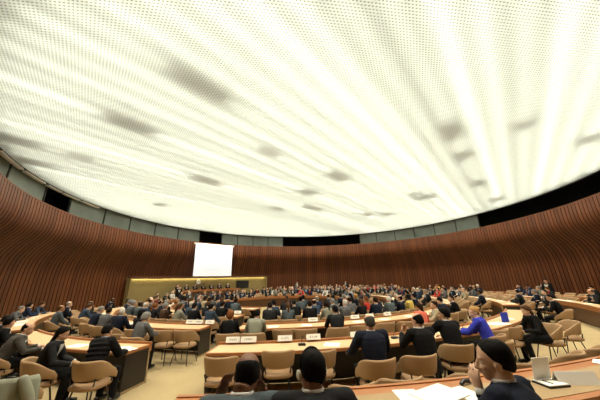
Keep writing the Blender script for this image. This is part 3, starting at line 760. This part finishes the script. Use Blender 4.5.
row('inner left rear seats', 4.6+1.15, -150, -102, .66, .92, 'left', False, 0, seed=24, off=.42)
row('rear seats far ring', 6.9+1.22, 20, 110, .85, .7, 'right', False, 0, seed=25, off=.42, dark=.6)
row('right inner rear seats', 9.3+1.1, -27, 29, .70, .22, 'right', False, 0, seed=31, off=.42)
row('right middle rear seats', 11.7+1.1, -26, 60, .72, lambda t: .2 if t < 15 else .55, 'right', False, 0, seed=32, off=.42)
row('right rear seats of ring', 6.9+1.2, -28, 18, .70, .4, 'right', False, 0, seed=33, off=.42)
row('rear seats by left wall', 9.3+1.1, -160, -133, .75, .45, 'left', False, 0, seed=34, off=.42)
row('rear seats third far ring', 9.3+1.2, 30, 108, .9, .6, 'right', False, 0, seed=26, off=.42, dark=.6)
bm = bmesh.new()
for R_, th_ in FAR:
    n0 = len(bm.verts); f0 = len(bm.faces); bm.from_mesh(CH['all']); bm.verts.ensure_lookup_table()
    T_ = Matrix.Translation(pol(R_, th_, 0)) @ Matrix.Rotation(math.radians(th_+90), 4, 'Z')
    for v_ in bm.verts[n0:]: v_.co = T_ @ v_.co
me = bpy.data.meshes.new('far_chairs'); bm.to_mesh(me); bm.free()
o = link('far_chairs', me, None, [M['tan'], M['black']]); o['kind'] = 'stuff'; tag(o, 'tan chairs hidden under the people seated on the far side of the hall', 'chairs')
rnd = random.Random(77)

# podium party
for i, th in enumerate((143, 139.3, 135.6, 132, 128.4, 124.8, 121)):
    cl, hc = [('black', 'black'), ('charcoal', 'grey'), ('navy', 'dark brown'), ('black', 'black'), ('charcoal', 'brown'), ('navy', 'grey'), ('black', 'black')][i]
    nm = ['left end', 'second from left', 'third from left', 'middle', 'third from right', 'second from right', 'right end'][i]
    person(PM['sit'], pol(13.77, th, .5), math.radians(th+90), f'person in {cl} suit seated at the podium desk, {nm}', cl, 'short', hc, 'light' if i != 3 else 'brown', 'white', 'tie_red')
    chair(13.8, th, f'tan chair at the podium desk, {nm}', z=.5, full=False)
    paper(12.98, th, 1.243, f'white paper on the podium desk, {nm}', s=(.3, .25))
# standing figures
for th, R, cl, hc, rz, lab in ((-6.5, 15.75, 'black', 'black', 120, 'person in black standing by the right wall above seated heads'), (88, 15.9, 'grey', 'grey', 180, 'person in grey standing at the centre of the far wall'), (66, 15.9, 'navy', 'black', 170, 'person in navy standing by the far wall right of centre'), (150, 10.9, 'black', 'dark brown', 200, 'person in black standing at the left end of the podium')):
    person(PM['stand'], pol(R, th, 0), math.radians(rz), lab, cl, 'short', hc, 'light', 'white', None)

# ---- third desk, middle block (hand placed)
def seated(pm, R, th, label, jacket, hair, hc, skin, z=0, rot=0, shirt='white', tie=None, ch=True, chR=None, chlabel=None, face=True, chth=None, chrot=None, **k):
    o = person(pm, pol(R, th, z), math.radians(th+90+rot), label, jacket, hair, hc, skin, shirt, tie, face, **k)
    if ch: chair(chR or R+.03, chth if chth is not None else th, chlabel or 'tan chair under the '+label, z=z, rot=rot if chrot is None else chrot)
    return o
def ech(R, th, label, rot=0): chair(R, th, label, rot=rot)
P('khaki', lean=.22, hp=.3, side=.08, twist=-.2, lh=(-.16, .45, .775), rh=(.15, .48, .775), vox=.012)
P('man_b', lean=.12, hp=.1, hy=.15, lh=(-.15, .46, .775), rh=(.14, .46, .775), vox=.012)
P('wlean', lean=.3, hp=.2, hy=.9, twist=.4, lh=(-.2, .40, .74), rh=(.05, .44, .74), vox=.012, female=True, build=.92)
seated(PM['wsit'], 10.55, -93.6, 'person with auburn bob in black top behind the leftmost nameplate', 'black', 'curly', 'auburn', 'fair', chlabel='tan chair under the person with auburn bob', rot=8)
seated(PM['khaki'], 10.55, -90.2, 'person in light khaki jacket seen from behind, above second nameplate', 'khaki', 'short', 'black', 'light', chlabel='tan chair under the person in light khaki jacket')
ech(10.22, -86.1, 'empty tan chair behind the third nameplate, third desk')
ech(10.30, -83.0, 'empty tan chair left of fourth nameplate, third desk')
seated(PM['man_b'], 10.3, -78.2, 'person in charcoal suit, black hair, alone before the third desk middle', 'charcoal', 'short', 'black', 'olive', chlabel='tan chair with the charcoal suited person at third desk')
ech(10.25, -74.4, 'empty tan chair right of the charcoal suited person, third desk')
ech(10.2, -69.9, 'empty tan chair at third desk behind the grey haired head')
ech(10.3, -66.6, 'empty tan chair at third desk left of the coral jacket')
seated(PM['wlean'], 10.75, -66.0+1.2, 'person in coral red jacket turned sideways between second and third desks', 'coral', 'long', 'dark brown', 'olive', rot=-35, chlabel='tan chair under the person in coral jacket')
seated(PM['wturn'], 10.7, -60.6, 'person in beige blouse laughing beside the coral jacket', 'beige', 'bun', 'dark brown', 'light', rot=30, chlabel='tan chair under the person in beige blouse')
ech(10.2, -56.5, 'empty tan chair at third desk beyond the blonde head')
seated(PM['write'], 10.15, -52.2, 'person in navy suit writing at the right end of third desk', 'navy', 'short', 'black', 'light', chlabel='tan chair under navy suit at right end of third desk')
seated(PM['left'], 10.15, -47.6, 'person in black suit turned left, last seat of third desk', 'black', 'short', 'dark brown', 'light', chlabel='tan chair at the last seat of third desk')
for i, (th, w_) in enumerate(((-91.5, .29), (-80.4, .30), (-75.2, .30), (-71.4, .30), (-67.8, .3), (-63, .3))):
    nameplate(9.05, th, .786, ['white nameplate on third desk in front of the khaki jacket', 'white nameplate on third desk left of the charcoal suit', 'white nameplate on third desk right of the charcoal suit', 'white nameplate at the middle of third desk', 'white nameplate on third desk left of coral jacket', 'white nameplate on third desk behind coral jacket'][i], seed=50+i, w=w_, n=7)
for i, th in enumerate((-88, -82, -76.5, -72, -66, -59, -53, -48)): paper(9.42, th, .7425, f'white paper on third desk, {ordn(i+1)} from left', rot=.3*math.sin(i*5), s=(.3, .3))
# left aisle desk with two empty chairs
ech(10.2, -104.6, 'empty tan chair at the desk left of the aisle, left of the pair')
ech(10.15, -101.2, 'empty tan chair at the aisle end of the left third desk')
for i, th in enumerate((-105.3, -103.4, -100.9)): nameplate(9.06, th, .786, ['leftmost', 'middle', 'rightmost'][i]+' nameplate on the desk above the two empty aisle chairs', seed=80+i)
seated(PM['khaki'], 11.05, -105.2, 'person in grey top seen from behind, left of the two empty aisle chairs', 'grey', 'curly', 'grey', 'fair', chlabel='tan chair under the grey top by the left aisle')

# ---- second desk, middle block
P('A_navy', lean=.05, hp=.12, lh=(-.27, .40, .74), rh=(.28, .40, .74), vox=.011, build=1.14, wr=.004)
P('A_black', lean=.12, hp=.22, hy=.25, lh=(-.14, .40, .98), rh=(.02, .42, .98), lhd=(.5, .3, .9), rhd=(-.4, .3, .9), ln=(.6, -.6, 0), rn=(-.6, -.6, 0), vox=.011, build=1.1, wr=.004)
P('A_lean', lean=.20, side=.06, hp=.1, hy=.55, twist=.15, lh=(-.22, .55, .77), rh=(.24, .54, .77), vox=.011, build=1.1, wr=.004)
P('A_blue', lean=.26, hp=.2, hy=.75, twist=.25, lh=(-.22, .50, .77), rh=(.10, .54, .77), vox=.011, female=True, build=.95, wr=.004)
P('A_dark', lean=.28, hp=.35, hy=.0, twist=.1, lh=(-.16, .42, .74), rh=(.14, .44, .74), vox=.011, female=True, build=.95, wr=.004)
P('A_read', lean=.22, hp=.4, hy=.35, twist=.1, lh=(-.12, .40, .86), rh=(.10, .42, .86), vox=.011, wr=.004)
seated(PM['A_navy'], 13.03, -79.6, 'person in navy suit with grey hair, back to viewer, beside white papers', 'navy', 'balding', 'dark grey', 'light', size=1.07, chlabel='tan chair under the grey haired navy suit')
seated(PM['A_black'], 13.02, -75.3,  'person in black suit with thinning hair, hands raised before the face', 'black', 'balding', 'black', 'light', size=1.05, chlabel='tan chair under the black suit with thinning hair', chrot=-6, chth=-76.3)
seated(PM['A_lean'], 12.72, -71.3, 'person in black suit leaning forward on second desk, face turned left', 'black', 'thick', 'black', 'olive', size=1.07, chlabel='tan chair under the leaning black suit', rot=-8, chrot=-22)
seated(PM['A_blue'], 12.55, -65.6, 'person in bright royal blue jacket with blonde tied hair', 'royal blue', 'bun', 'blonde', 'fair', size=1.05, chlabel='tan chair under the royal blue jacket', rot=12, shirt=None)
ech(12.95, -67.6, 'empty tan chair behind the royal blue jacket')
ech(12.30, -62.6, 'empty tan chair right of the royal blue jacket, left of a pair')
ech(12.30, -59.4, 'empty tan chair at second desk left of the long haired person in black')
seated(PM['A_dark'], 12.78, -57.3, 'person in black with long brown hair sitting sideways by the right aisle', 'black', 'long', 'brown', 'fair', rot=48, shirt=None, chlabel='large tan chair with black legs under the long haired person', chR=12.82, chth=-56.0)
ech(13.0, -51.6, 'empty tan chair by the right aisle, right of the long haired person', rot=34)
seated(PM['A_read'], 12.9, -38.2, 'person in black suit reading at the right end of second desk', 'black', 'short', 'black', 'light', rot=-10, chlabel='tan chair under the reading black suit, right aisle')
ech(12.5, -91.0, 'empty tan chair at the left end of second desk')
ech(12.22, -86.6, 'empty tan chair left of the headphone wearer, second desk')
ech(12.35, -83.1, 'empty tan chair half hidden behind the headphone wearer')
for i, (th, wd) in enumerate(((-91.6, .30), (-89.9, .33), (-86.0, .31), (-82.9, .31))):
    nameplate(11.45, th, .786, ['leftmost white nameplate on second desk', 'second white nameplate from left, long lettering, second desk', 'third white nameplate from left on second desk', 'white nameplate left of the grey haired navy suit'][i], w=wd, seed=20+i, n=[5, 9, 6, 4][i])
nameplate(11.46, -77.9, .786, 'white nameplate right of the grey haired navy suit', w=.31, seed=31)
nameplate(11.46, -69.5, .786, 'white nameplate in front of the leaning black suit', w=.31, seed=32)
paper(11.85, -77.4, .7425, 'large white document between navy suit and thinning hair', s=(.5, .36), rot=.3, thick=.012)
paper(11.8, -81.3, .7425, 'white sheet left of the grey haired navy suit', rot=-.4, s=(.32, .3))
paper(11.85, -72.8, .7425, 'white sheet under the hands of leaning black suit', s=(.4, .3), rot=.2)
paper(11.8, -66.6, .7425, 'white sheet before the royal blue jacket', s=(.4, .3), rot=.2)
paper(11.85, -56.6, .7425, 'pale open document at the right part of second desk', s=(.55, .38), rot=-.3, thick=.015)
paper(11.72, -50.5, .7425, 'white sheet near the right end of second desk', s=(.4, .3), rot=.6)
# blue folder propped open
e = empty('blue_folder', pol(11.95, -53.8, .743), math.radians(-53.8+90)); tag(e, 'propped open blue folder on second desk before the long haired person', 'folder')
for sx in (-1, 1):
    bm = bmesh.new(); box(bm, (0, 0, .13), (.24, .006, .26), Matrix.Rotation(sx*.45, 4, 'Z') @ Matrix.Translation((sx*.12, 0, 0))); obj('cover', bm, M['blue_paper' if sx < 0 else 'white'], e)
# small black phone / microphones on second desk
for i, (R, th) in enumerate(((11.72, -84.3), (11.72, -74.0), (11.75, -63.6))):
    e = empty('desk_microphone', pol(R, th, .742), math.radians(th+90)); tag(e, ['black desk microphone left of the grey haired navy suit', 'black desk microphone by the leaning black suit', 'black desk microphone right of the royal blue jacket'][i], 'microphone')
    bm = bmesh.new(); box(bm, (0, 0, .02), (.16, .11, .04)); bmesh.ops.bevel(bm, geom=bm.edges[:], offset=.012, segments=2, affect='EDGES'); obj('base', bm, M['blackp'], e)
    bm = bmesh.new(); limb(bm, [(0, .03, .035), (0, .02, .10), (0, -.05, .16)], [.006, .005, .005], 8); obj('stem', bm, M['black'], e, True)
    bm = bmesh.new(); limb(bm, [(0, -.05, .16), (0, -.085, .178)], [.011, .011], 8); obj('capsule', bm, M['black'], e, True)

# adviser chairs with backs to the nearest desk
for i, (th, R) in enumerate(((-82.6, 13.88), (-79.9, 13.84), (-76.0, 13.88), (-71.7, 13.84), (-67.0, 13.88), (-64.0, 13.90))):
    ech(R, th, 'empty tan chair just beyond the nearest desk, '+['left of the papers', 'behind the white papers', 'left of the chin resting person', 'right of the chin resting person', 'before the long white nameplate', 'at the right edge'][i], rot=[0, -4, 6, -4, 5, 0][i])

# ---- second desk, left block
P('L_puffer', lean=.30, side=-.10, hp=.35, hy=.1, lh=(-.18, .46, .775), rh=(.16, .50, .775), vox=.011, puffer=True, wr=.002)
P('L_woman', lean=.24, hp=.40, hy=-.1, lh=(-.10, .40, .68), rh=(.12, .42, .68), vox=.011, female=True, build=.95, wr=.004)
P('L_grey', lean=.42, hp=.25, hy=-.45, lh=(-.10, .50, .80), rh=(.22, .56, .78), vox=.011, wr=.006, build=1.1)
seated(PM['L_puffer'], 12.68, -101.4, 'person in black quilted jacket bent over the desk left of the aisle', 'black', 'short', 'black', 'light', chlabel='tan chair under the black quilted jacket', chR=12.78, chth=-100.9, shirt='pale blue', rot=4)
seated(PM['L_woman'], 12.85, -105.6, 'person with long black hair in dark jacket reading papers in lap', 'charcoal', 'long', 'black', 'light', rot=-52, chlabel='tan chair with open slot under the long black hair', shirt='white', chR=12.9, chth=-105.3, chrot=-30)
seated(PM['L_grey'], 12.75, -112.6, 'person in grey jacket leaning forward at left, facing a blue book', 'taupe', 'balding', 'black', 'light', rot=-25, chlabel='tan chair under the grey jacket at the left edge')
seated(PM['left'], 12.5, -118.6, 'person in black with dark hair at the left edge, nearer of two', 'black', 'thick', 'black', 'light', chlabel='tan chair under the black jacket at left edge, nearer', rot=-30)
seated(PM['write'], 12.45, -123.0, 'person in black suit at the left edge, farther of two', 'black', 'short', 'black', 'light', chlabel='tan chair under the black jacket at left edge, farther', rot=-20)
ech(10.95, -106.3+3.9, 'empty tan chair on the far side of the left desk, before the dark haired reader') if False else None
ech(10.85, -109.6, 'empty tan chair beyond the left desk, behind the long black hair')
e = empty('blue_book', pol(11.95, -112.2, .743), math.radians(-112.2+60)); tag(e, 'dark blue book standing open on the left desk before the grey jacket', 'book')
for sx in (-1, 1):
    bm = bmesh.new(); box(bm, (0, 0, .14), (.2, .012, .28), Matrix.Rotation(sx*.5, 4, 'Z') @ Matrix.Translation((sx*.1, 0, 0))); obj('cover', bm, M['cl_dark blue'], e)
paper(11.85, -103.2, .7425, 'white sheet under the hands of the black quilted jacket', s=(.35, .3), rot=.3)
paper(11.9, -101.9, .7425, 'white sheet at the aisle end of the left desk', s=(.3, .25), rot=-.3)
paper(11.85, -109, .7425, 'white sheet on left desk beyond the long black hair', s=(.4, .3), rot=.1)
# beige jacket over a chair at the lower left corner
ech(13.75, -102.0, 'tan chair with a beige jacket over it, lower left corner', rot=18)
# ---- nearest desk
P('H_bald', lean=.22, hp=.26, hy=.0, twist=.08, lh=('h', -.17, .06, -.12), rh=('h', .12, .06, -.17), lhd=(.25, .1, 1), ln=(.7, -.5, 0), rhd=(-.3, .3, .9), rn=(-.6, -.6, 0), vox=.0075, build=1.10, wr=.005, hoff=(.02, .05, -.03))
P('H_phones', lean=.14, hp=.08, hy=.35, lh=(-.2, .46, .775), rh=(.2, .46, .775), vox=.0075, build=1.10, wr=.005, hoff=(0, .03, -.02))
P('H_chin', lean=.20, side=-.03, hp=.10, hy=.62, twist=.45, lh=(-.36, .40, .775), rh=('h', .015, .128, -.185), lhd=(-.5, .8, -.05), ln=(0, 0, -1), rhd=(-.15, .1, 1), rn=(1, .15, 0), rcurl=.75, vox=.0075, build=1.05, wr=.005, hr=-.12)
seated(PM['H_bald'], 15.86, -87.0, 'person with bald crown in blue grey jacket at the nearest desk', 'slate', 'bald', 'black', 'brown', z=TIER, chlabel='tan chair under the blue grey jacket', shirt='white')
seated(PM['H_phones'], 15.84, -85.45, 'person in dark suit wearing ivory headphones at the nearest desk', 'charcoal', 'short', 'black', 'brown', z=TIER, chlabel='tan chair under the headphone wearer', shirt='white', phones=True)
seated(PM['H_chin'], 15.93, -80.95, 'person in navy suit resting chin on hand at the nearest desk', 'navy', 'parted', 'black', 'fair', z=TIER, chlabel='tan chair under the chin resting person', shirt='white')
zt = TIER+.7425
paper(15.06, -80.9, zt, 'open white document under the left hand of the chin resting person', s=(.42, .30), rot=.35, thick=.012)
paper(15.03, -81.9, zt, 'white sheet at the left of the open document, nearest desk', s=(.21, .28), rot=-.1)
paper(15.08, -79.95, zt, 'white sheet beside the black handset on nearest desk', s=(.2, .26), rot=.2)
paper(14.95, -71.6, zt, 'white sheet at the right edge of the nearest desk', s=(.21, .3), rot=.4)
bm = bmesh.new(); limb(bm, [(-.06, 0, .016), (0, .01, .03), (.06, 0, .016)], [.018, .02, .018], 12); o = obj('handset', bm, M['blackp'], None, True); o.location = pol(14.91, -79.35, zt); o.rotation_euler = (0, 0, .4); tag(o, 'small black handset on the nearest desk beside white papers', 'handset')
bm = bmesh.new(); box(bm, (0, 0, .012), (.16, .1, .024)); bmesh.ops.bevel(bm, geom=bm.edges[:], offset=.008, segments=2, affect='EDGES'); o = obj('console', bm, M['blackp']); o.location = pol(15.0, -77.3, zt); o.rotation_euler = (0, 0, .3); tag(o, 'small dark console on nearest desk left of the standing card', 'console')
# standing white card on a black folder, and the long nameplate
e = empty('open_folder', pol(15.12, -76.5, zt), math.radians(-76.5+90)-.10); tag(e, 'black folder with a white pad and upright cover on the nearest desk', 'folder')
bm = bmesh.new(); box(bm, (0, 0, .008), (.22, .17, .016)); obj('folder_base', bm, M['blackp'], e)
bm = bmesh.new(); box(bm, (0, 0, .019), (.205, .16, .006)); obj('pad', bm, M['white'], e)
bm = bmesh.new(); box(bm, (0, 0, .10), (.19, .006, .19), Matrix.Translation((0, .07, .02)) @ Matrix.Rotation(.14, 4, 'X')); obj('upright_sheet', bm, M['white'], e)
bm = bmesh.new(); limb(bm, [(-.03, -.05, .026), (-.05, .03, .027)], [.004, .004], 8); o = obj('pen', bm, M['ink'], None, True); o.matrix_world = e.matrix_world if False else Matrix.Translation(e.location) @ Matrix.Rotation(e.rotation_euler.z, 4, 'Z'); tag(o, 'dark pen lying on the white pad of the black folder', 'pen')
nameplate(15.17, -75.55, zt, 'long blank white nameplate at the right of the nearest desk', w=.36, h=.10, ink=False, rot=-.35, m='white')

# beige jacket draped over the lower left chair
def draped(R, th, rot):
    e = empty('draped_jacket', pol(R, th, 0), math.radians(th+90+rot)); tag(e, 'beige jacket draped over a chair back in the lower left corner', 'jacket')
    bm = bmesh.new(); n = 33; rings = []
    for i in range(n):
        a = -1.55+3.1*i/(n-1); rx, ry = .33, .30
        cx, cy = rx*math.sin(a), -ry*math.cos(a); nx, ny = math.sin(a), -math.cos(a)
        w_ = .018*math.sin(a*9)+.010*math.sin(a*17+1)
        top = .90-.05*abs(a)**1.5/2.6; bot = .42+.05*math.sin(a*4)
        ring = []
        for g, z in ((.02, bot), (.035+w_, bot+.10), (.03+w_*.8, .62), (.018+w_*.4, top-.06), (-.01, top), (-.05, top-.02), (-.055, top-.10), (-.05, .62), (-.03, .60), (-.005, top-.10), (.0, .62), (.0, bot)):
            ring.append(V((cx+nx*g, cy+ny*g, z)))
        rings.append(ring)
    loft(bm, rings); obj('jacket_body', bm, M['cl_khaki'], e, True)
    for s in (-1, 1):
        bm = bmesh.new(); limb(bm, [(s*.30, -.22, .86), (s*.40, -.20, .66), (s*.42, -.14, .44), (s*.40, -.12, .34)], [.06, .062, .055, .05], 14); obj('sleeve', bm, M['cl_khaki'], e, True)
draped(13.75, -102.0, 18)
